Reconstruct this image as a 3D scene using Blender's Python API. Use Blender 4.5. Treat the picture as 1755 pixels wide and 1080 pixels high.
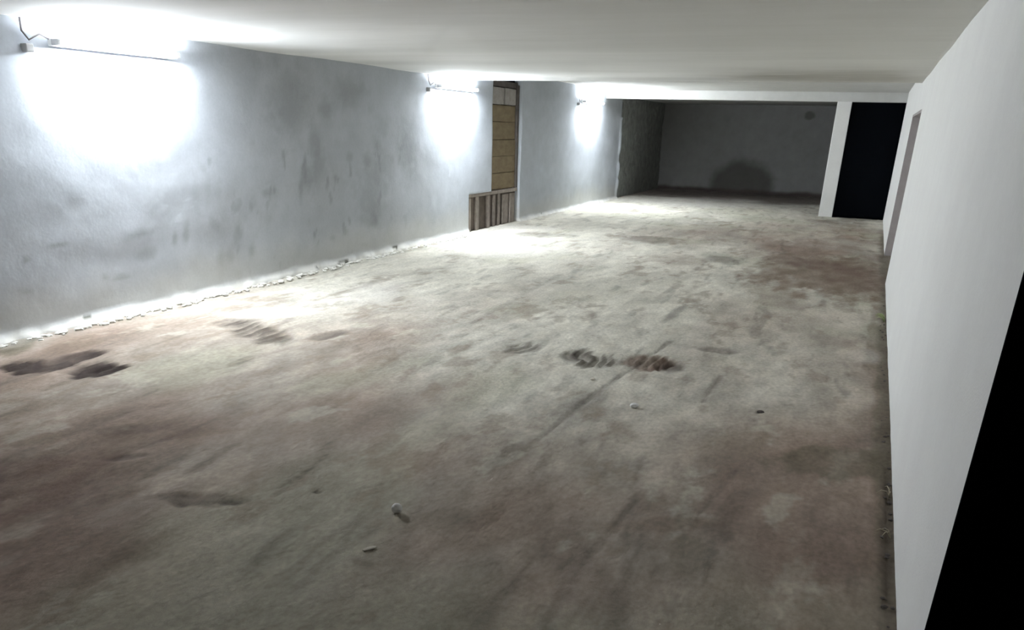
import bpy, bmesh, math, random
import numpy as np
from mathutils import Vector, Matrix

# ---------------------------------------------------------------- camera, world, exposure
S = bpy.context.scene
COL = S.collection
for o in list(bpy.data.objects):
    bpy.data.objects.remove(o)
cam = bpy.data.cameras.new('camera')
camo = bpy.data.objects.new('camera', cam)
COL.objects.link(camo)
right = Vector((0.91888, 0.39367, 0.02607))
fwd = Vector((-0.35207, 0.84802, -0.39611))
up = Vector((-0.17804, 0.35480, 0.91783))
M = Matrix(((right.x, up.x, -fwd.x, -0.4115), (right.y, up.y, -fwd.y, 0.0), (right.z, up.z, -fwd.z, 1.7983), (0, 0, 0, 1)))
camo.matrix_world = M
cam.sensor_width = 36
cam.lens = 1362.02 / 1755 * 36
cam.shift_x = 0.00083
cam.shift_y = 0.15026
cam.clip_start = 0.05
S.camera = camo
S.view_settings.view_transform = 'Standard'
S.view_settings.look = 'None'
S.view_settings.gamma = 1
S.view_settings.use_curve_mapping = False
S.view_settings.exposure = 1.35
w = bpy.data.worlds.new('world')
S.world = w
w.use_nodes = True
w.node_tree.nodes['Background'].inputs[0].default_value = (0.5, 0.55, 0.6, 1)
w.node_tree.nodes['Background'].inputs[1].default_value = 0.02
TUBE = 420.0

W, H, D1, D2, D3 = 6.938, 2.5, 13.65, 21.283, 28.04
rng = np.random.default_rng(7)
random.seed(5)

# ---------------------------------------------------------------- noise
LAT = rng.random((256, 256))
def vnoise(x, y):
    xi = np.floor(x).astype(int); yi = np.floor(y).astype(int)
    fx = x - xi; fy = y - yi
    fx = fx * fx * (3 - 2 * fx); fy = fy * fy * (3 - 2 * fy)
    a = LAT[xi % 256, yi % 256]; b = LAT[(xi + 1) % 256, yi % 256]
    c = LAT[xi % 256, (yi + 1) % 256]; d = LAT[(xi + 1) % 256, (yi + 1) % 256]
    return (a * (1 - fx) + b * fx) * (1 - fy) + (c * (1 - fx) + d * fx) * fy
def fbm(x, y, n=4, g=0.5):
    s = 0; a = 1; t = 0
    for i in range(n):
        ca, sa = math.cos(0.5 + 1.1 * i), math.sin(0.5 + 1.1 * i)
        s = s + a * vnoise((x * ca - y * sa) * 2 ** i + 17.3 * i, (x * sa + y * ca) * 2 ** i + 9.1 * i); t += a; a *= g
    return s / t - 0.5
def sstep(a, b, x):
    t = np.clip((x - a) / (b - a), 0, 1)
    return t * t * (3 - 2 * t)

# ---------------------------------------------------------------- materials
def nodes_of(name):
    m = bpy.data.materials.new(name); m.use_nodes = True
    nt = m.node_tree
    return m, nt, nt.nodes, nt.links, nt.nodes['Principled BSDF']
def mat(name, c1, c2=None, scale=6, rough=0.85, bump=0.2, bscale=60, spec=0.2, metal=0, stretch=(1, 1, 1), attr=False, speck=0.0):
    m, nt, N, L, P = nodes_of(name)
    P.inputs['Roughness'].default_value = rough
    P.inputs['Metallic'].default_value = metal
    P.inputs['Specular IOR Level'].default_value = spec
    tc = N.new('ShaderNodeTexCoord'); mp = N.new('ShaderNodeMapping')
    mp.inputs['Scale'].default_value = stretch
    L.new(tc.outputs['Object'], mp.inputs['Vector'])
    nz = N.new('ShaderNodeTexNoise'); nz.inputs['Scale'].default_value = scale; nz.inputs['Detail'].default_value = 8
    nz.inputs['Roughness'].default_value = 0.65
    L.new(mp.outputs[0], nz.inputs['Vector'])
    rp = N.new('ShaderNodeValToRGB')
    rp.color_ramp.elements[0].position = 0.33; rp.color_ramp.elements[1].position = 0.67
    c2 = c2 or c1
    rp.color_ramp.elements[0].color = (*c2, 1); rp.color_ramp.elements[1].color = (*c1, 1)
    L.new(nz.outputs['Fac'], rp.inputs[0])
    col = rp.outputs[0]
    if attr:
        a = N.new('ShaderNodeAttribute'); a.attribute_name = 'wear_shade'
        mx = N.new('ShaderNodeMix'); mx.data_type = 'RGBA'; mx.blend_type = 'MULTIPLY'
        mx.inputs[0].default_value = 1
        L.new(a.outputs['Color'], mx.inputs[6])
        L.new(col, mx.inputs[7])
        col = mx.outputs[2]
    if speck:
        n3 = N.new('ShaderNodeTexNoise'); n3.inputs['Scale'].default_value = 38; n3.inputs['Detail'].default_value = 6
        L.new(mp.outputs[0], n3.inputs['Vector'])
        r3 = N.new('ShaderNodeMapRange'); r3.inputs[1].default_value = 0.3; r3.inputs[2].default_value = 0.7
        r3.inputs[3].default_value = 1 - speck; r3.inputs[4].default_value = 1 + speck
        L.new(n3.outputs['Fac'], r3.inputs[0])
        m3 = N.new('ShaderNodeVectorMath'); m3.operation = 'SCALE'
        L.new(col, m3.inputs[0]); L.new(r3.outputs[0], m3.inputs['Scale'])
        col = m3.outputs[0]
    L.new(col, P.inputs['Base Color'])
    if bump:
        n2 = N.new('ShaderNodeTexNoise'); n2.inputs['Scale'].default_value = bscale; n2.inputs['Detail'].default_value = 5
        L.new(mp.outputs[0], n2.inputs['Vector'])
        b = N.new('ShaderNodeBump'); b.inputs['Strength'].default_value = bump; b.inputs['Distance'].default_value = 0.01
        L.new(n2.outputs['Fac'], b.inputs['Height']); L.new(b.outputs[0], P.inputs['Normal'])
    return m
def emat(name, c, s):
    m, nt, N, L, P = nodes_of(name)
    P.inputs['Base Color'].default_value = (*c, 1)
    P.inputs['Emission Color'].default_value = (*c, 1)
    P.inputs['Emission Strength'].default_value = s
    return m
MT = {
 'floor': mat('earth_floor', (1, 1, 1), (0.86, 0.85, 0.83), scale=5, attr=True, bump=0.5, bscale=45, stretch=(1, 0.6, 1), speck=0.14, rough=0.95, spec=0.1),
 'lwall': mat('rough_whitewash', (1, 1, 1), (0.9, 0.9, 0.9), scale=3, attr=True, bump=0.15, bscale=22, rough=0.9, spec=0.15, speck=0.03),
 'rwall': mat('smooth_white_plaster', (0.84, 0.84, 0.82), (0.80, 0.795, 0.78), scale=2, bump=0.12, bscale=90, rough=0.8, spec=0.2, speck=0.015),
 'ceil': mat('ceiling_paint', (1, 1, 1), (0.95, 0.95, 0.94), scale=2, bump=0.15, bscale=40, attr=True, rough=0.9, spec=0.1, stretch=(0.3, 1.6, 1)),
 'beam': mat('beam_paint', (0.64, 0.64, 0.62), (0.58, 0.58, 0.56), scale=4, bump=0.2, bscale=40, rough=0.9),
 'raw': mat('raw_grey_render', (0.36, 0.37, 0.355), (0.22, 0.23, 0.22), scale=5, bump=0.6, bscale=14, rough=0.95),
 'back': mat('dark_grey_render', (1, 1, 1), (0.85, 0.85, 0.85), scale=3, attr=True, bump=0.3, bscale=20, rough=0.95),
 'dark': mat('opening_darkness', (0.0022, 0.003, 0.0048), (0.0016, 0.0022, 0.0036), bump=0.05, rough=0.7, spec=0.03),  # darkness of the far opening put into the colour
 'black': mat('unlit_black', (0.004, 0.005, 0.006), (0.003, 0.003, 0.004), bump=0.05, rough=0.9, spec=0.0),  # black colour standing in for unlit darkness
 'board': mat('brown_board', (0.215, 0.17, 0.105), (0.15, 0.115, 0.07), scale=4, bump=0.3, bscale=30, stretch=(1, 1, 2.5), rough=0.9),
 'block': mat('grey_block', (0.34, 0.32, 0.30), (0.24, 0.22, 0.21), scale=9, bump=0.5, bscale=40, rough=0.95),
 'rib': mat('ribbed_concrete', (0.30, 0.265, 0.235), (0.20, 0.17, 0.15), scale=8, bump=0.4, bscale=40, rough=0.95),
 'ribd': mat('rib_groove', (0.13, 0.105, 0.085), (0.08, 0.065, 0.055), scale=8, bump=0.4, bscale=40, rough=0.95),
 'timber': mat('dark_timber', (0.13, 0.115, 0.105), (0.08, 0.07, 0.065), scale=8, bump=0.3, bscale=40, rough=0.9),
 'lip': mat('plaster_crumb', (0.78, 0.77, 0.73), (0.62, 0.60, 0.55), scale=12, bump=0.6, bscale=50, rough=0.95),
 'stone': mat('white_stone', (0.85, 0.84, 0.83), (0.74, 0.73, 0.72), scale=20, bump=0.4, bscale=80, rough=0.8),
 'chip': mat('buff_chip', (0.70, 0.66, 0.58), (0.55, 0.51, 0.44), scale=20, bump=0.4, bscale=80, rough=0.9),
 'weed': mat('pale_green', (0.34, 0.38, 0.20), (0.22, 0.27, 0.12), scale=20, bump=0, rough=0.8),
 'twig': mat('pale_straw', (0.50, 0.44, 0.33), (0.36, 0.31, 0.23), scale=30, bump=0, rough=0.9),
 'reveal_shade': mat('niche_reveal_shade', (0.42, 0.385, 0.38), (0.36, 0.33, 0.325), scale=6, bump=0.1, rough=0.8),  # shaded tone of the niche sides put into the grey
 'body': mat('lamp_body_white', (0.75, 0.75, 0.74), rough=0.4, bump=0),
 'cap': mat('lamp_cap_grey', (0.35, 0.35, 0.35), rough=0.5, bump=0),
 'cable': mat('cable_grey', (0.18, 0.17, 0.17), rough=0.6, bump=0),
 'tube': emat('lit_tube', (0.90, 0.955, 1.0), TUBE),
}

# ---------------------------------------------------------------- helpers
def link(name, me, m, parent=None, kind=None, smooth=False):
    o = bpy.data.objects.new(name, me); COL.objects.link(o)
    if m: me.materials.append(MT[m])
    if parent: o.parent = parent
    if kind: o['kind'] = kind
    if smooth: me.shade_smooth()
    return o
def from_bm(name, bm, m, parent=None, kind=None, smooth=False):
    me = bpy.data.meshes.new(name); bm.normal_update(); bm.to_mesh(me); bm.free()
    return link(name, me, m, parent, kind, smooth)
def add_box(bm, x0, x1, y0, y1, z0, z1, bev=0.0, jit=0.0):
    r = bmesh.ops.create_cube(bm, size=1)
    vs = r['verts']
    for v in vs:
        v.co = Vector(((x0 + x1) / 2 + v.co.x * (x1 - x0), (y0 + y1) / 2 + v.co.y * (y1 - y0), (z0 + z1) / 2 + v.co.z * (z1 - z0)))
        if jit: v.co += Vector([random.uniform(-jit, jit) for _ in range(3)])
    if bev:
        es = list({e for v in vs for e in v.link_edges})
        bmesh.ops.bevel(bm, geom=es, offset=bev, segments=1, affect='EDGES')
def box(name, x0, x1, y0, y1, z0, z1, m, parent=None, kind=None, bev=0.0, jit=0.0):
    bm = bmesh.new(); add_box(bm, x0, x1, y0, y1, z0, z1, bev, jit)
    return from_bm(name, bm, m, parent, kind)
def add_tube(bm, pts, rad, n=8):
    rings = []
    pts = [Vector(p) for p in pts]
    for i, p in enumerate(pts):
        d = (pts[min(i + 1, len(pts) - 1)] - pts[max(i - 1, 0)]).normalized()
        a = d.orthogonal().normalized() if i == 0 else (a - d * a.dot(d)).normalized()
        b = d.cross(a)
        r = rad if not hasattr(rad, '__len__') else rad[i]
        rings.append([bm.verts.new(p + (a * math.cos(t) + b * math.sin(t)) * r) for t in [2 * math.pi * k / n for k in range(n)]])
    for i in range(len(rings) - 1):
        for k in range(n):
            bm.faces.new((rings[i][k], rings[i][(k + 1) % n], rings[i + 1][(k + 1) % n], rings[i + 1][k]))
    bm.faces.new(rings[0][::-1]); bm.faces.new(rings[-1])
def tag(o, label, cat, group=None):
    o['label'] = label; o['category'] = cat
    if group: o['group'] = group
    return o
def thing(name, loc, label, cat, group=None):
    o = bpy.data.objects.new(name, None); COL.objects.link(o)
    o.empty_display_size = 0.1
    o.location = loc
    return tag(o, label, cat, group)
def grid(name, us, vs, fn, colfn, m, keep=None, kind='structure', thick=None, smooth=True):
    """height field: fn(U,V)->(X,Y,Z); colfn(U,V)->rgb; keep(uc,vc)->mask of quads; thick = extrusion vector of rims"""
    nu, nv = len(us), len(vs)
    U, V = np.meshgrid(us, vs, indexing='ij')
    X, Y, Z = fn(U, V)
    co = np.stack([X, Y, Z], -1).reshape(-1, 3)
    idx = np.arange(nu * nv).reshape(nu, nv)
    q = np.stack([idx[:-1, :-1], idx[1:, :-1], idx[1:, 1:], idx[:-1, 1:]], -1)
    if keep is not None:
        uc = (U[:-1, :-1] + U[1:, 1:]) / 2; vc = (V[:-1, :-1] + V[1:, 1:]) / 2
        k = keep(uc, vc)
    else:
        k = np.ones(q.shape[:2], bool)
    quads = q[k]
    colr = colfn(U, V).reshape(-1, 3)
    if thick is not None:
        # rim edges belong to one kept quad only: add a wall of quads behind them
        kk = np.zeros((nu + 1, nv + 1), bool); kk[1:-1, 1:-1] = k[:, :]
        n0 = len(co); co = np.vstack([co, co + np.array(thick)]); colr = np.vstack([colr, colr])
        extra = []
        for i, j in np.argwhere(k):
            a, b, c, d = q[i, j]
            for (e0, e1), (di, dj) in (((a, b), (0, -1)), ((b, c), (1, 0)), ((c, d), (0, 1)), ((d, a), (-1, 0))):
                if not kk[i + 1 + di, j + 1 + dj]:
                    extra.append((e1, e0, e0 + n0, e1 + n0))
        quads = np.vstack([quads, np.array(extra, int)])
    used = np.zeros(len(co), bool); used[quads.ravel()] = True
    remap = np.cumsum(used) - 1
    co = co[used]; colr = colr[used]; quads = remap[quads]
    me = bpy.data.meshes.new(name)
    me.vertices.add(len(co)); me.vertices.foreach_set('co', co.ravel())
    me.loops.add(len(quads) * 4); me.loops.foreach_set('vertex_index', quads.ravel().astype(np.int32))
    me.polygons.add(len(quads)); me.polygons.foreach_set('loop_start', np.arange(0, len(quads) * 4, 4, dtype=np.int32))
    me.polygons.foreach_set('loop_total', np.full(len(quads), 4, np.int32))
    me.update(calc_edges=True); me.validate()
    at = me.attributes.new('wear_shade', 'FLOAT_COLOR', 'POINT')
    at.data.foreach_set('color', np.hstack([colr, np.ones((len(colr), 1))]).astype(np.float32).ravel())
    return link(name, me, m, None, kind, smooth)
def mixc(base, c, a):
    return base * (1 - a[..., None]) + np.array(c) * a[..., None]
# soil stains on the floor: centre, 2x2 shape, kind, strength
PATCH = [
  (-5.636, 4.203, 3.038, 3.695, 4.02, -2.211, 'dark', 0.95) ,
  (-6.086, 4.034, 2.222, 2.899, 3.423, -3.996, 'dark', 1.0) ,
  (-6.042, 4.363, 2.426, 3.153, 7.365, -1.381, 'dark', 0.8) ,
  (-6.721, 4.344, 3.309, 4.89, 4.422, 0.321, 'olive', 0.7) ,
  (-6.416, 4.622, 2.295, 3.0, 3.902, -0.536, 'brown', 0.4) ,
  (-5.421, 5.758, 2.423, 1.823, -0.58, -3.715, 'ruts', 0.55) ,
  (-5.848, 5.896, 3.928, 3.659, 6.616, -2.954, 'dark', 0.35) ,
  (-4.704, 5.931, 4.022, 3.02, 6.29, -3.45, 'dark', 0.5) ,
  (-3.003, 6.35, 4.625, 2.079, 3.893, -3.261, 'ruts', 0.45) ,
  (-2.342, 6.341, 3.721, 1.111, 0.652, -3.776, 'ruts', 0.6) ,
  (-2.467, 6.293, 6.736, 3.31, 10.395, -1.533, 'dark', 0.35) ,
  (-1.846, 6.445, 3.87, 0.891, 0.847, -3.508, 'red', 0.65) ,
  (-1.667, 6.422, 6.808, 1.535, 2.737, -5.064, 'dark', 0.45) ,
  (-1.433, 7.145, 4.043, 0.62, 1.177, -7.718, 'dark', 0.45) ,
  (-0.808, 12.166, 0.957, 0.036, -0.171, -0.47, 'brown', 0.65) ,
  (-1.253, 10.414, 2.325, 0.11, -1.29, -0.958, 'brown', 0.35) ,
  (-1.12, 13.183, 1.312, 0.082, -0.33, -1.994, 'red', 0.5) ,
  (-0.279, 12.495, 2.167, 0.036, 0.317, -0.508, 'red', 0.3) ,
  (-5.704, 13.92, 1.474, 0.565, 1.102, -2.114, 'dark', 0.35) ,
  (-3.909, 14.495, 1.566, 0.386, 0.397, -1.953, 'dark', 0.35) ,
  (-2.283, 12.767, 2.836, 0.446, 0.513, -2.234, 'dark', 0.35) ,
  (-2.915, 12.357, 1.87, 0.399, 0.635, -1.742, 'brown', 0.35) ,
  (-0.892, 20.068, 1.353, 0.048, 0.247, -1.783, 'dark', 0.35) ,
  (-2.09, 8.58, 4.583, 1.741, 13.059, -0.579, 'dark', 0.35) ,
  (-1.656, 9.366, 3.097, 0.855, 8.964, -1.107, 'dark', 0.12) ,
  (-0.281, 4.773, 2.388, 0.04, 0.981, -3.403, 'olive', 0.5) ,
  (-0.037, 6.069, 12.891, -0.049, 0.18, -0.345, 'olive', 0.45) ,
  (-0.025, 4.047, 30.748, -0.241, 0.53, -1.084, 'dark', 0.5) ,
  (-1.999, 5.19, 3.684, 1.71, 7.981, -2.739, 'dark', 0.25) ,
  (-1.776, 3.333, 2.455, 1.556, 4.24, -2.069, 'brown', 0.25) ,
  (-2.062, 3.12, 4.152, 2.617, 5.527, -5.051, 'olive', 0.25) ,
  (-4.267, 3.146, 1.329, 1.658, 1.523, -0.724, 'brown', 0.35) ,
  (-4.215, 2.6, 1.384, 1.848, 1.299, -1.523, 'red', 0.45) ,
  (-3.77, 2.215, 1.162, 1.48, 0.666, -1.361, 'red', 0.35) ,
  (-3.321, 2.759, 2.92, 2.645, 4.186, -11.822, 'dark', 0.35) ,
  (-3.324, 2.682, 13.115, 12.665, 9.404, -19.059, 'dark', 0.4) ,
  (-4.415, 3.348, 2.868, 3.253, 7.717, -8.258, 'dark', 0.25) ,
  (-5.362, 3.294, 3.017, 4.008, 0.785, -1.506, 'brown', 0.35) ,
  (-3.953, 3.528, 3.025, 2.914, 7.421, -9.081, 'brown', 0.35) ,
  (-4.08, 3.016, 4.863, 5.509, 13.383, -16.964, 'dark', 0.35) ,
  (-2.802, 3.111, 30.08, 21.65, 15.285, -30.803, 'dark', 0.5) ,
  (-3.109, 2.818, 10.856, 8.89, 11.502, -36.781, 'dark', 0.35) ,
  (-1.048, 3.547, 3.742, 0.962, 6.273, -9.921, 'brown', 0.35) ,
  (-0.778, 3.823, 4.18, 3.432, 12.075, -1.806, 'dark', 0.15) ,
  (-0.871, 3.248, 3.32, 5.296, 9.132, -0.46, 'olive', 0.3) ,
  (-0.335, 3.567, 2.764, 0.177, 1.321, -2.728, 'red', 0.25) ,
  (-0.106, 8.372, 13.64, 0.065, 0.354, -0.635, 'olive', 0.4) ,
  (-2.189, 2.583, 11.278, 4.685, -3.653, -26.463, 'dark', 0.3) ,
  (-5.468, 7.882, 2.047, 1.388, 1.833, -0.514, 'light', 0.35) ,
  (-5.747, 6.462, 1.518, 1.224, 2.567, -3.091, 'light', 0.5) ,
  (-5.455, 11.752, 1.003, 0.435, 0.742, -1.113, 'light', 0.5) ,
  (-4.718, 23.617, 0.361, 0.068, 0.15, -0.464, 'light', 0.55) ,
  (-6.34, 14.637, 1.183, 0.484, 1.069, -1.469, 'light', 0.4) ,
  (-5.645, 26.543, 0.418, 0.085, 0.228, -0.734, 'dark', 0.6) ,
  (-3.758, 28.603, 0.488, 0.06, 0.146, -0.479, 'dark', 0.5) ,
  (-0.547, 21.074, 1.96, 0.044, 1.233, -1.617, 'dark', 0.4) ,
  (-0.973, 4.823, 4.398, 1.005, 3.089, -2.666, 'olive', 0.2) ,
  (-4.027, 4.925, 3.632, 3.524, 4.74, 0.674, 'olive', 0.15) ,
  (-2.85, 4.893, 2.353, 2.068, 4.097, 0.445, 'brown', 0.15) ,
  (-0.848, 5.534, 50.4, 6.356, 12.521, -24.111, 'dark', 0.5) ,
  (-0.199, 7.596, 5.171, 0.085, 1.539, -2.816, 'light', 0.2) ,
  (-2.078, 5.791, 70.09, 21.773, 30.336, -56.829, 'dark', 0.0) ,
]
LINES = [
  (-2.035, 4.121, -2.018, 5.18, 0.019, 0.3) ,
  (-2.018, 5.18, -1.858, 7.269, 0.019, 0.35) ,
  (-1.244, 5.585, -1.244, 6.326, 0.014, 0.35) ,
  (-2.974, 2.97, -3.058, 3.552, 0.01, 0.3) ,
  (-3.473, 5.223, -3.17, 8.855, 0.027, 0.12) ,
  (-3.42, 3.177, -4.027, 4.925, 0.022, 0.08) ,
  (-4.601, 3.691, -4.183, 4.841, 0.02, 0.12) ,
  (-1.281, 3.05, -1.24, 3.829, 0.014, 0.18) ,
  (-1.287, 2.825, -1.308, 3.22, 0.011, 0.25) ,
  (-4.877, 4.469, -4.719, 5.562, 0.023, 0.12) ,
  (-2.203, 2.604, -2.123, 3.236, 0.011, 0.12) ,
  (-2.428, 8.912, -2.467, 12.316, 0.039, 0.12) ,
  (-3.766, 6.855, -4.006, 10.169, 0.04, 0.14) ,
  (-4.105, 3.124, -4.026, 3.99, 0.014, 0.2) ,
  (-0.943, 3.598, -0.816, 4.485, 0.013, 0.2) ,
  (-2.527, 4.505, -2.708, 6.444, 0.022, 0.1) ,
  (-3.614, 4.205, -3.823, 5.831, 0.022, 0.1) ,
]
WSTAIN = [
  (9.001, 1.227, 5.599, -2.437, -0.465, -3.483) ,
  (8.691, 1.169, 13.95, -3.89, -0.433, -4.823) ,
  (7.244, 0.354, 10.475, -1.72, -1.94, -15.469) ,
  (7.355, 0.142, 14.477, -2.317, -1.816, -12.533) ,
  (7.622, 0.374, 16.297, -2.502, -1.486, -12.493) ,
  (7.105, 0.372, 13.456, -2.264, -0.983, -7.843) ,
  (9.996, 0.173, 5.467, -0.467, -2.765, -24.559) ,
  (9.226, 0.351, 12.401, -1.336, -2.762, -26.31) ,
  (9.738, 1.35, 11.961, -1.147, -0.286, -13.617) ,
  (10.166, 1.303, 8.376, -0.697, -0.262, -10.943) ,
  (8.769, 1.131, 10.404, -1.285, -0.302, -7.239) ,
  (8.606, 0.967, 21.217, -2.708, -0.373, -6.584) ,
  (8.98, 1.571, 6.841, -0.813, -0.017, -4.91) ,
  (9.267, 1.914, 5.303, -0.591, 0.147, -5.907) ,
  (10.252, 0.473, 6.394, -0.504, -0.897, -10.26) ,
  (6.46, 0.63, 24.874, -4.677, -1.295, -12.19) ,
  (6.054, 0.532, 6.687, 1.751, 2.15, -14.544) ,
  (5.729, 0.35, 6.565, 0.804, 2.262, -36.028) ,
  (5.529, 0.38, 18.654, -3.978, -4.515, -30.477) ,
  (4.707, 0.377, 12.935, -3.061, -5.489, -33.331) ,
  (4.769, 0.64, 30.41, -7.197, -4.388, -34.117) ,
  (6.021, 0.732, 5.539, 0.162, 0.767, -22.779) ,
  (5.102, 0.724, 8.536, -0.172, 1.473, -40.512) ,
  (6.631, 0.671, 19.751, -6.114, -1.364, -8.297) ,
  (7.427, 0.592, 12.831, -2.054, -0.621, -6.216) ,
  (7.997, 1.001, 7.19, 5.383, 4.975, -17.426) ,
  (10.283, 0.871, 2.127, -0.536, -0.213, -2.089) ,
  (8.564, 1.96, 2.251, -0.299, 0.08, -2.628) ,
  (7.096, 1.371, 28.692, -4.977, -0.842, -34.394) ,
  (9.813, 2.138, 2.449, -0.235, 0.199, -4.785) ,
  (4.543, 0.08, 36.753, -8.795, -4.568, -21.871) ,
  (4.885, 0.035, 17.157, 2.821, 7.073, -63.492) ,
  (11.306, 1.4, 3.794, -0.189, -0.031, -2.028) ,
  (10.541, 0.026, 7.532, -0.524, -2.322, -19.518) ,
]
# ---------------------------------------------------------------- floor: trodden earth over rough concrete
COLS = {'dark': (0.055, 0.042, 0.038), 'olive': (0.14, 0.12, 0.085), 'brown': (0.185, 0.135, 0.10), 'red': (0.16, 0.108, 0.085),
        'ruts': (0.07, 0.058, 0.048), 'light': (0.66, 0.64, 0.60)}
def patch_mask(x, y, p, wob=0.55, soft=(1.2, 0.6)):
    dx = x - p[0]; dy = y - p[1]
    a = p[2] * dx + p[3] * dy; b = p[4] * dx + p[5] * dy
    r = np.sqrt(a * a + b * b)
    r = r + wob * 2 * fbm(x * 6 + p[0] * 31, y * 2.6 + p[1] * 17, 4, 0.6)
    return 1 - sstep(soft[1], soft[0], r)
def floor_z(x, y):
    z = 0.030 * fbm(x * 0.9, y * 0.5 + 40, 3) + 0.020 * fbm(x * 5, y * 2.6, 5, 0.62)
    z = z + 0.006 * fbm(x * 22, y * 5, 3)
    for p in PATCH:
        if p[6] in ('dark', 'ruts', 'red') and p[7] > 0.3 and p[1] < 8:
            mk = patch_mask(x, y, p) * p[7]
            z = z - 0.022 * mk
            if p[6] == 'ruts' or p[7] > 0.55:
                z = z + mk * 0.020 * np.sin(x * 66 + 22 * fbm(x * 2.5, y * 2, 3)) * (0.4 + vnoise(x * 9, y * 5))
    for ax, ay, bx, by, wd, s in LINES:
        t = np.clip(((x - ax) * (bx - ax) + (y - ay) * (by - ay)) / ((bx - ax) ** 2 + (by - ay) ** 2), 0, 1)
        d = np.hypot(x - ax - t * (bx - ax), y - ay - t * (by - ay)) + 0.03 * fbm(x * 4, y * 2, 2)
        z = z - 0.03 * s * np.exp(-(d / (wd * 0.8)) ** 2)
    # settle down to zero at walls and fillet of spilled plaster at the left wall
    return z
def floor_col(x, y):
    c = np.zeros(x.shape + (3,)) + np.array((0.60, 0.58, 0.51))
    n = fbm(x * 0.55 + 3, y * 0.35 + 5, 4, 0.55)
    near = 1 - sstep(3.6, 7.4, y - 0.25 * x * 0 + 0.12 * (x + 3.4))  # towards the camera: brown earth, with lamp falloff also darkened into the colour
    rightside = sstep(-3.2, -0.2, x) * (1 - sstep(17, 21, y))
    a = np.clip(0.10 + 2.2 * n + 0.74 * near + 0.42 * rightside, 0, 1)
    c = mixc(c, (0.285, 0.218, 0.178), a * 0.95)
    n2 = fbm(x * 3.0 + 11, y * 1.1 + 2, 5, 0.62)
    c = c * (1 + 0.75 * n2[..., None])
    n3 = fbm(x * 9, y * 4.2, 4, 0.62)
    c = c * (1 + (0.6 - 0.4 * sstep(5, 13, y))[..., None] * n3[..., None])
    g = sstep(0.06, 0.2, fbm(x * 0.8 + 30, y * 0.5 + 12, 3))
    c = mixc(c, (0.43, 0.43, 0.33), g * 0.4)
    st = fbm(x * 9 + 0.8 * y, y * 1.6, 4, 0.6)
    c = c * (1 - 0.30 * sstep(0.12, 0.3, st)[..., None])
    dk = sstep(0.17, 0.26, fbm(x * 2.6 + 70, y * 1.3 + 8, 4, 0.6))
    c = mixc(c, (0.24, 0.195, 0.15), dk * 0.5)
    d2 = sstep(0.13, 0.20, fbm(x * 5.2 + 33 + 0.9 * y, y * 2.4 + 61, 5, 0.65))
    c = mixc(c, (0.26, 0.21, 0.165), d2 * 0.42)
    l2 = sstep(0.13, 0.22, fbm(x * 3.7 + 133, y * 2.0 + 161, 5, 0.65))
    c = mixc(c, (0.62, 0.59, 0.50), l2 * 0.35)
    for p in PATCH:
        mk = patch_mask(x, y, p, 0.55 if p[6] != 'light' else 0.4)
        a = mk * min(1.0, p[7] * 1.2) * (0.75 + 0.5 * vnoise(x * 9, y * 4))
        if p[6] == 'ruts':
            a = a * (0.55 + 0.6 * (0.5 + 0.5 * np.sin(x * 66 + 22 * fbm(x * 2.5, y * 2, 3))))
        c = mixc(c, COLS[p[6]], np.clip(a, 0, 1))
    for ax, ay, bx, by, wd, s in LINES:
        t = np.clip(((x - ax) * (bx - ax) + (y - ay) * (by - ay)) / ((bx - ax) ** 2 + (by - ay) ** 2), 0, 1)
        d = np.hypot(x - ax - t * (bx - ax), y - ay - t * (by - ay)) + 0.05 * fbm(x * 5, y * 2.5, 3)
        c = mixc(c, COLS['dark'], np.clip(1.3 * s * np.exp(-(np.abs(d) / wd) ** 2), 0, 1))
    # dust of plaster along the left wall foot, dirt along the right one
    e = sstep(0.30, 0.02, x + W + 0.25 * fbm(x * 3, y * 2, 3))
    c = mixc(c, (0.55, 0.54, 0.50), e * 0.35)
    e = sstep(-0.12, -0.01, x + 0.10 * fbm(x * 3, y * 3, 3)) * (1 - sstep(17, 20, y))
    c = mixc(c, (0.13, 0.11, 0.085), e * 0.8)
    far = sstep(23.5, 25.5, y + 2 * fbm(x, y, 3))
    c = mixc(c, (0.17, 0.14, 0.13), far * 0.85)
    return np.clip(c, 0.02, 0.8)
xs = np.linspace(-W - 0.3, 0.25, 340)
ys = np.concatenate([np.linspace(-2.2, 1.6, 30), np.linspace(1.6, 9, 330)[1:], np.linspace(9, 16, 180)[1:], np.linspace(16, 28.6, 180)[1:]])
floor = grid('floor', xs, ys, lambda u, v: (u, v, floor_z(u, v)), floor_col, 'floor')

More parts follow.
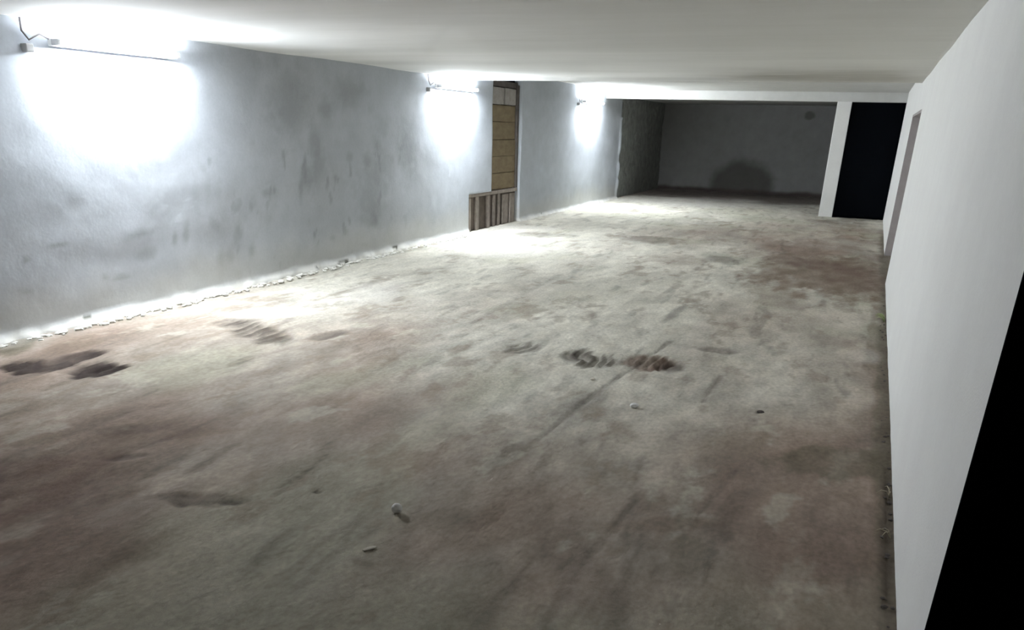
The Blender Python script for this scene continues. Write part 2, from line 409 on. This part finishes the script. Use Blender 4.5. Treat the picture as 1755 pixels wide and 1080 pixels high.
# ---------------------------------------------------------------- left wall
PL0, PL1, SL0, SL1, SH_ = 14.37, 15.75, 13.39, 15.75, 0.66
def lw_x(y, z):
    d = 0.030 * fbm(y * 0.7, z * 1.2 + 7, 3) + 0.008 * fbm(y * 3.5, z * 4, 4, 0.5)
    d = d + 0.05 * np.exp(-((y - 22.80) / 0.07) ** 2) * (0.3 + vnoise(y * 5, z * 9)) * (z < 2.1)
    foot = np.clip(1 - z / (0.045 + 0.04 * vnoise(y * 3, z * 0 + 3)), 0, 1)
    d = d + 0.07 * foot ** 1.3 * (0.35 + vnoise(y * 8, z * 12))
    return -W + d
def lw_col(y, z):
    c = np.zeros(y.shape + (3,)) + np.array((0.49, 0.525, 0.575))
    c = c * (1 + 0.22 * fbm(y * 0.8, z * 1.5, 4, 0.6)[..., None])
    c = c * (1 + 0.10 * fbm(y * 5, z * 9, 4, 0.65)[..., None])
    # thin smudges where the whitewash has worn off, low and in the middle stretch
    reg = sstep(5.0, 8.5, y) * (1 - sstep(11.0, 13.2, y))
    c = mixc(c, (0.40, 0.415, 0.43), 0.62 * reg * (0.75 + 1.2 * fbm(y * 1.2, z * 1.3 + 4, 3)))
    sm = sstep(0.11, 0.30, fbm(y * 2.6 + 9, z * 2.4 + 2, 5, 0.6) + 0.04 * reg)
    c = mixc(c, (0.30, 0.315, 0.325), sm * (0.14 + 0.16 * reg) * (1 - 0.6 * sstep(13, 15, y)))
    for p in WSTAIN:
        dx = y - p[0]; dy = z - p[1]
        r = np.hypot(p[2] * dx + p[3] * dy, p[4] * dx + p[5] * dy) + 0.9 * fbm(y * 9, z * 11, 4, 0.6)
        c = mixc(c, (0.27, 0.285, 0.295), (1 - sstep(0.2, 1.4, r)) * 0.55)
    vm = sstep(0.17, 0.26, fbm(y * 5.5 + 40, z * 2.6 + 20, 4, 0.6)) * sstep(6.4, 8, y) * (1 - sstep(10.5, 11.8, y)) * (1 - sstep(1.3, 1.7, z))
    c = mixc(c, (0.27, 0.285, 0.295), vm * 0.62)
    low = sstep(0.55, 0.1, z + 0.25 * fbm(y * 2, z * 2, 3))
    c = mixc(c, (0.56, 0.56, 0.53), low * 0.6)
    foot = sstep(0.075, 0.02, z + 0.06 * fbm(y * 6, z * 6, 3))
    c = mixc(c, (0.74, 0.73, 0.69), foot * 0.9)
    hole = sstep(0.26, 0.31, fbm(y * 5.3, z * 14 + 50, 3)) * (z < 0.07)
    c = mixc(c, (0.14, 0.14, 0.12), hole)
    return np.clip(c, 0.02, 0.85)
def arr(*segs):
    out = [np.linspace(*segs[0])]
    for s in segs[1:]: out.append(np.linspace(*s)[1:])
    return np.concatenate(out)
wy = arr((-2.2, 3.5, 40), (3.5, SL0, 330), (SL0, PL0, 26), (PL0, PL1, 20), (PL1, 22.83, 150))
wz = arr((-0.06, SH_, 26), (SH_, 2.80, 66))
def lkeep(y, z):
    a = (y > PL0) & (y < PL1) & (z > SH_ - 0.01) & (z < 2.60)
    b = (y > SL0) & (y < SL1) & (z <= SH_)
    return ~(a | b)
lw = grid('wall_left', wy, wz, lambda u, v: (lw_x(u, v), u, v), lw_col, 'lwall', lkeep, thick=(-0.16, 0, 0))
box('wall_left_backing', -W - 0.42, -W - 0.17, -2.2, 22.6, -0.1, 3.0, 'black', None, 'structure')
# raw, unplastered stretch in the far bay
def raw_x(y, z):
    return -W - 0.07 + 0.05 * fbm(y * 2, z * 3, 4, 0.6) - 0.05 * sstep(0.2, 0.3, fbm(y * 5, z * 5 + 3, 3))
raw = grid('wall_left', arr((22.5, 28.3, 110)), arr((-0.06, 2.9, 60)), lambda u, v: (raw_x(u, v), u, v),
     lambda u, v: np.ones(u.shape + (3,)), 'raw')

# loose white plaster spilled in a line along the foot of the left wall
bm = bmesh.new()
yy = 3.2
while yy < 13.3:
    n = 2
    for _ in range(n):
        s = random.uniform(0.012, 0.035)
        p = Vector((-W + 0.115 + random.random() ** 2 * 0.12, yy + random.uniform(0, 0.1), 0.008))
        r = bmesh.ops.create_icosphere(bm, subdivisions=1, radius=s)
        for v in r['verts']:
            v.co = Vector((v.co.x * random.uniform(0.8, 1.4), v.co.y * random.uniform(0.8, 1.8), v.co.z * 0.6)) + p
    yy += random.uniform(0.03, 0.12)
pl = from_bm('plaster_crumbs', bm, 'lip', None, 'stuff')
tag(pl, 'line of white plaster crumbs fallen along the foot of the left wall', 'rubble')

# ---------------------------------------------------------------- boarded slot in the left wall
slot = thing('boarded_opening', (-W - 0.16, (PL0 + PL1) / 2, SH_ + 0.01), 'tall narrow slot in left wall closed with stacked brown boards and two grey blocks', 'boards')
def child(o, root):
    bpy.context.view_layer.update()
    o.parent = root; o.matrix_parent_inverse = root.matrix_world.inverted()
    return o
bx0 = -W - 0.155
zb = SH_
hs = [0.30, 0.30, 0.29, 0.31, 0.29]
for i, h in enumerate(hs):
    d = random.uniform(-0.012, 0.012)
    child(box('board', bx0, bx0 + 0.075 + d, PL0 + 0.05, PL1 - 0.13, zb + 0.007, zb + h, 'board', bev=0.006, jit=0.003), slot)
    zb += h
for y0, y1 in ((PL0 + 0.06, PL0 + 0.66), (PL0 + 0.74, PL1 - 0.14)):
    o = child(box('block', bx0, bx0 + 0.085, y0, y1, zb + 0.012, zb + 0.30, 'block', bev=0.01, jit=0.004), slot)
    o['label'] = 'grey masonry block above the boards'
child(box('post', bx0 + 0.0, bx0 + 0.11, PL1 - 0.11, PL1 - 0.03, SH_, 2.52, 'timber', bev=0.005), slot)
child(box('post', bx0 + 0.0, bx0 + 0.07, PL0 + 0.005, PL0 + 0.045, SH_, 2.52, 'timber', bev=0.005), slot)
child(box('lintel', bx0 + 0.0, bx0 + 0.07, PL0 + 0.01, PL1 - 0.02, zb + 0.31, 2.56, 'timber', bev=0.005), slot)

rp = thing('ribbed_panel', (-W - 0.1, (SL0 + SL1) / 2, 0), 'low grey brown panel with upright ribs at the foot of the boarded slot', 'panel')
child(box('backing', -W - 0.155, -W - 0.09, SL0 + 0.02, SL1 - 0.03, -0.02, SH_ - 0.01, 'ribd', bev=0.004), rp)
yr = SL0 + 0.10
for wdt, gap in ((0.09, 0.22), (0.13, 0.36), (0.12, 0.16), (0.11, 0.13), (0.10, 0.10), (0.30, 0.05), (0.24, 0.05)):
    child(box('rib', -W - 0.09, -W - 0.045 + random.uniform(-0.01, 0.01), yr, yr + wdt, 0.0, SH_ - 0.07 + random.uniform(-0.02, 0.01), 'rib', bev=0.012, jit=0.004), rp)
    yr += wdt + gap
child(box('capping', -W - 0.155, -W - 0.03, SL0 + 0.03, SL1 - 0.05, SH_ - 0.065, SH_ - 0.006, 'rib', bev=0.012, jit=0.006), rp)

# ---------------------------------------------------------------- right wall with a doorway niche
N0, N1, NH = 11.778, 14.80, 2.12
RE = 2.47
bm = bmesh.new()
def rquad(bm, a, b, c, d):
    bm.faces.new([bm.verts.new(p) for p in (a, b, c, d)])
TH = 0.30
add_box(bm, 0, 0.10, RE, N0, -0.08, 2.9)
add_box(bm, 0.0, TH, N1, D2, -0.08, 2.9)
add_box(bm, 0.0, TH, N0, N1, NH, 2.9)
add_box(bm, 0.10, TH, N0 - 0.4, N0, -0.08, 2.9)
add_box(bm, TH, TH + 0.1, N0 - 0.4, N1 + 0.2, -0.08, 2.9)
rw = from_bm('wall_right', bm, 'rwall', None, 'structure')
box('trim_5', -0.003, 0.28, N1 - 0.035, N1, -0.02, NH, 'reveal_shade', None, 'structure', bev=0.003)  # added facing, shade of the niche side put into its colour
box('trim_6', 0.0, 0.28, N0 + 0.001, N1 - 0.036, NH - 0.035, NH, 'reveal_shade', None, 'structure', bev=0.003)  # added facing, shade under the niche top put into its colour
# added side passage where the near right wall ends, its darkness painted black
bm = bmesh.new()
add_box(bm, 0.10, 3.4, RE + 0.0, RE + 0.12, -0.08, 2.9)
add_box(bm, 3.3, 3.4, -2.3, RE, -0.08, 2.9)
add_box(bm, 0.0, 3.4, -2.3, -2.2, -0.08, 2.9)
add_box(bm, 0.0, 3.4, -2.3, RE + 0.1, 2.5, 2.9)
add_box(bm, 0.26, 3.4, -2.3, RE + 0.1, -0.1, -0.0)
from_bm('added_shell', bm, 'black', None, 'structure').name = 'added_passage'
box('trim_1', -0.004, 0.104, RE - 0.02, RE, -0.02, 2.52, 'black', None, 'structure')  # added jamb, the passage's painted darkness carried over the wall end

# ---------------------------------------------------------------- ceiling, beams, far bay
def ce_z(x, y):
    return H + 0.006 * np.sin(y * 2.1 + 0.25 * np.sin(x)) * sstep(3, 7, y) + 0.010 * fbm(x * 0.25, y * 1.5, 3) + 0.003 * fbm(x * 3, y * 6, 2)
def ce_col(x, y):
    c = np.zeros(x.shape + (3,)) + np.array((0.79, 0.795, 0.79))
    c = c * (1 + 0.34 * vnoise(x * 0.15, y * 1.6)[..., None] - 0.17 + 0.10 * fbm(x * 0.9, y * 2.2, 4, 0.6)[..., None])
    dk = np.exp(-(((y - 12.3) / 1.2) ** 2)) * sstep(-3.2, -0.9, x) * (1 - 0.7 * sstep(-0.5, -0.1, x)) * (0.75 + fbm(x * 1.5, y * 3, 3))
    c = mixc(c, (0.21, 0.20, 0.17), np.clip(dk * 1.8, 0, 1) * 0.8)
    r = sstep(-3.5, -0.3, x)
    c = mixc(c, (0.76, 0.74, 0.66), r * 0.6)
    return np.clip(c, 0.02, 0.85)
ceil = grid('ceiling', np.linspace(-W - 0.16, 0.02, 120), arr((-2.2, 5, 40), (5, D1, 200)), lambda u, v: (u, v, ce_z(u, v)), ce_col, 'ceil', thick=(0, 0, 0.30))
bm = bmesh.new()
add_box(bm, -W - 0.3, 0.3, D1 - 0.3, D2 + 0.3, H + 0.20, H + 0.45)
add_box(bm, -W - 0.3, 0.3, D2 + 0.25, D3 + 0.3, H + 0.10, H + 0.18)
from_bm('ceiling', bm, 'beam', None, 'structure')
box('beam', -W - 0.2, 0.0, D2, D2 + 0.24, H, H + 0.21, 'beam', None, 'structure', bev=0.008).name = 'trim_2'
XP, XQ = -1.441, -1.132
pil = box('pillar', XP, XQ, D2 - 0.001, D2 + 0.32, -0.06, H + 0.01, 'rwall', None, 'structure', bev=0.008)
pil.name = 'trim_3'
box('wall_partition', XP + 0.02, XQ - 0.02, D2 + 0.32, D3, -0.06, H + 0.12, 'back', None, 'structure')
box('wall_far_right', 0.0, 0.3, D2, D2 + 1.5, -0.06, H + 0.12, 'black', None, 'structure').name = 'wall_far'  # side of the opening, its darkness painted black
# added near-black panel: darkness of the right-hand opening put into its colour
dr = box('darkness_panel', XQ - 0.01, 0.01, D2 + 0.16, D2 + 0.21, 0.02, H - 0.0, 'dark', None, 'structure')
bm = bmesh.new()
add_tube(bm, [(XQ + 0.12, D2 + 0.16, 1.02), (XQ + 0.12, D2 + 0.12, 1.02), (XQ + 0.24, D2 + 0.12, 1.02)], 0.010)
from_bm('added_handle', bm, 'dark', dr)  # handle added to the dark panel
box('dark_strip', XQ, 0.0, D2 + 0.0, D2 + 0.6, -0.04, 0.012, 'black', None, 'structure').name = 'trim_4'  # black strip, the opening's darkness painted onto its floor
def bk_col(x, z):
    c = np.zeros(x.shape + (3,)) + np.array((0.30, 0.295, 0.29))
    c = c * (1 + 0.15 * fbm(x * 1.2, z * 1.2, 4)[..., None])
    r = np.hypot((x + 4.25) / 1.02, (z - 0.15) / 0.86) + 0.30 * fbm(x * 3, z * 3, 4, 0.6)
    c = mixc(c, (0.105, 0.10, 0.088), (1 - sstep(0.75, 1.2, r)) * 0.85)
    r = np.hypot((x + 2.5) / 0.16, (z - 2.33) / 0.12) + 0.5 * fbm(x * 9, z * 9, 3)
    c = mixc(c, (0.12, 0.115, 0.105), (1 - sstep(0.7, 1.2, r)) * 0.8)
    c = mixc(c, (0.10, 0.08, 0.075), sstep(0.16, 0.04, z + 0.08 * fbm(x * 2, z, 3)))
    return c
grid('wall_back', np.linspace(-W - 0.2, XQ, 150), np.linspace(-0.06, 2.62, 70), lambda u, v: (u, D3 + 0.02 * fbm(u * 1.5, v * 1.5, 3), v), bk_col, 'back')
box('wall_rear', -W - 0.3, 0.3, -2.35, -2.2, -0.08, 2.9, 'beam', None, 'structure')

# ---------------------------------------------------------------- wall lamps
def lamp(y, z, L_, label, loc_x=-W + 0.02):
    t = thing('wall_lamp', (loc_x, y, z), label, 'lamp', None)
    def part(name, bm, m, sm=False):
        o = from_bm(name, bm, m, None, None, sm); o.parent = t; return o
    bm = bmesh.new(); add_box(bm, 0.0, 0.05, -L_ / 2, L_ / 2, -0.03, 0.03, 0.006); part('lamp_body', bm, 'body')
    bm = bmesh.new(); add_tube(bm, [(0.10, -L_ / 2 + 0.03, 0), (0.10, L_ / 2 - 0.03, 0)], 0.016, 12); part('tube', bm, 'tube', True)
    for s in (-1, 1):
        bm = bmesh.new(); add_box(bm, 0.045, 0.125, s * (L_ / 2 - 0.015) - 0.018, s * (L_ / 2 - 0.015) + 0.018, -0.025, 0.025, 0.005); part('end_cap', bm, 'cap')
    bm = bmesh.new()
    add_tube(bm, [(0.02, -L_ / 2 + 0.01, 0.02), (0.05, -L_ / 2 - 0.10, 0.05), (0.03, -L_ / 2 - 0.19, 0.00), (0.03, -L_ / 2 - 0.24, 0.06), (0.01, -L_ / 2 - 0.22, H - z)], 0.008)
    part('cable', bm, 'cable', True)
    bm = bmesh.new(); add_box(bm, -0.02, 0.05, -L_ / 2 - 0.24, -L_ / 2 - 0.17, -0.09, -0.03, 0.006); part('junction_box', bm, 'cap')
    return t
lamp(6.02, 2.34, 1.35, 'lit white tube lamp on the left wall nearest the camera')
lamp(12.80, 2.34, 1.35, 'lit white tube lamp on the left wall just before the boarded slot')
lamp(20.0, 2.36, 1.45, 'lit white tube lamp on the left wall farthest off, by the beam')

# ---------------------------------------------------------------- small things on the floor
def fz(x, y): return float(floor_z(np.array([x]), np.array([y]))[0])
def rock(name, x, y, s, m, label, cat='stone', fl=0.75, seed=1):
    rnd = random.Random(seed)
    bm = bmesh.new()
    bmesh.ops.create_icosphere(bm, subdivisions=3, radius=1)
    ax = [Vector([rnd.uniform(-1, 1) for _ in range(3)]).normalized() for _ in range(7)]
    k = [rnd.uniform(0.75, 0.95) for _ in ax]
    for v in bm.verts:
        for a, kk in zip(ax, k):
            d = v.co.dot(a)
            if d > kk: v.co -= a * (d - kk)
        v.co = Vector((v.co.x * s[0], v.co.y * s[1], v.co.z * s[2]))
    o = from_bm(name, bm, m, None, None, True)
    o.location = (x, y, fz(x, y) + s[2] * fl); o.rotation_euler = (0, 0, rnd.uniform(0, 3))
    return tag(o, label, cat)
rock('stone', -2.302, 3.075, (0.028, 0.028, 0.026), 'stone', 'round white stone lying on the brown floor in the foreground', fl=0.95, seed=3)
c = rock('chip', -2.222, 2.70, (0.036, 0.015, 0.005), 'chip', 'thin buff splinter below the round white stone', 'chip', seed=5)
c.rotation_euler = (0, 0, 1.0)
rock('stone', -1.660, 5.23, (0.034, 0.030, 0.018), 'stone', 'flat pale stone on the floor right of the long crack', seed=8)
rock('stone', -2.124, 5.72, (0.024, 0.018, 0.009), 'chip', 'tiny pale stone left of the long crack beside dark rutted patch', seed=9)
rock('clod', -0.835, 5.53, (0.026, 0.020, 0.012), 'timber', 'small dark clod on the pale floor near the right wall', 'clod', seed=12)

# weeds and straws at the foot of the right wall
def tuft(x, y, label, n, h, m, name, cat, seed):
    rnd = random.Random(seed)
    t = thing(name, (x, y, fz(x, y)), label, cat)
    w_ = 0.006 if name == 'weed' else 0.0028
    for i in range(n):
        bm = bmesh.new()
        a = rnd.uniform(math.pi * 0.6, math.pi * 1.5); l = h * rnd.uniform(0.6, 1.1)
        d = Vector((math.cos(a), math.sin(a) * 1.0, 0))
        b = Vector((0, rnd.uniform(-0.06, 0.06), 0))
        add_tube(bm, [b + d * l * 0.0, b + d * l * 0.3 + Vector((0, 0, l * 0.45)), b + d * l * 0.7 + Vector((0, 0, l * 0.55)), b + d * l + Vector((0, 0, l * 0.35))], [w_, w_ * 1.1, w_ * 0.8, w_ * 0.2], 5)
        o = from_bm('blade', bm, m, None, None, True); o.parent = t
    return t
tuft(-0.02, 9.30, 'small pale green weed growing at the foot of the right wall', 9, 0.11, 'weed', 'weed', 'weed', 3)
tuft(-0.015, 4.38, 'farther dry straw sprig poking out under the near right wall', 3, 0.085, 'twig', 'straw', 'straw', 5)
tuft(-0.015, 3.92, 'nearer dry straw sprig poking out under the near right wall', 3, 0.08, 'twig', 'straw', 'straw', 6)
# crumbling dirt edge below the right wall
bm = bmesh.new()
for i in range(60):
    y = RE + 0.2 + (N0 - RE - 0.3) * random.random() ** 1.3
    s = random.uniform(0.004, 0.013)
    r = bmesh.ops.create_icosphere(bm, subdivisions=1, radius=s)
    p = Vector((-random.random() ** 2 * 0.05 - 0.012, y, 0.004))
    for v in r['verts']:
        v.co = Vector((v.co.x * random.uniform(0.7, 1.5), v.co.y * random.uniform(0.7, 1.6), v.co.z * 0.7)) + p
tag(from_bm('dirt_crumbs', bm, 'timber', None, 'stuff'), 'line of dark dirt crumbs along the foot of the right wall', 'dirt')
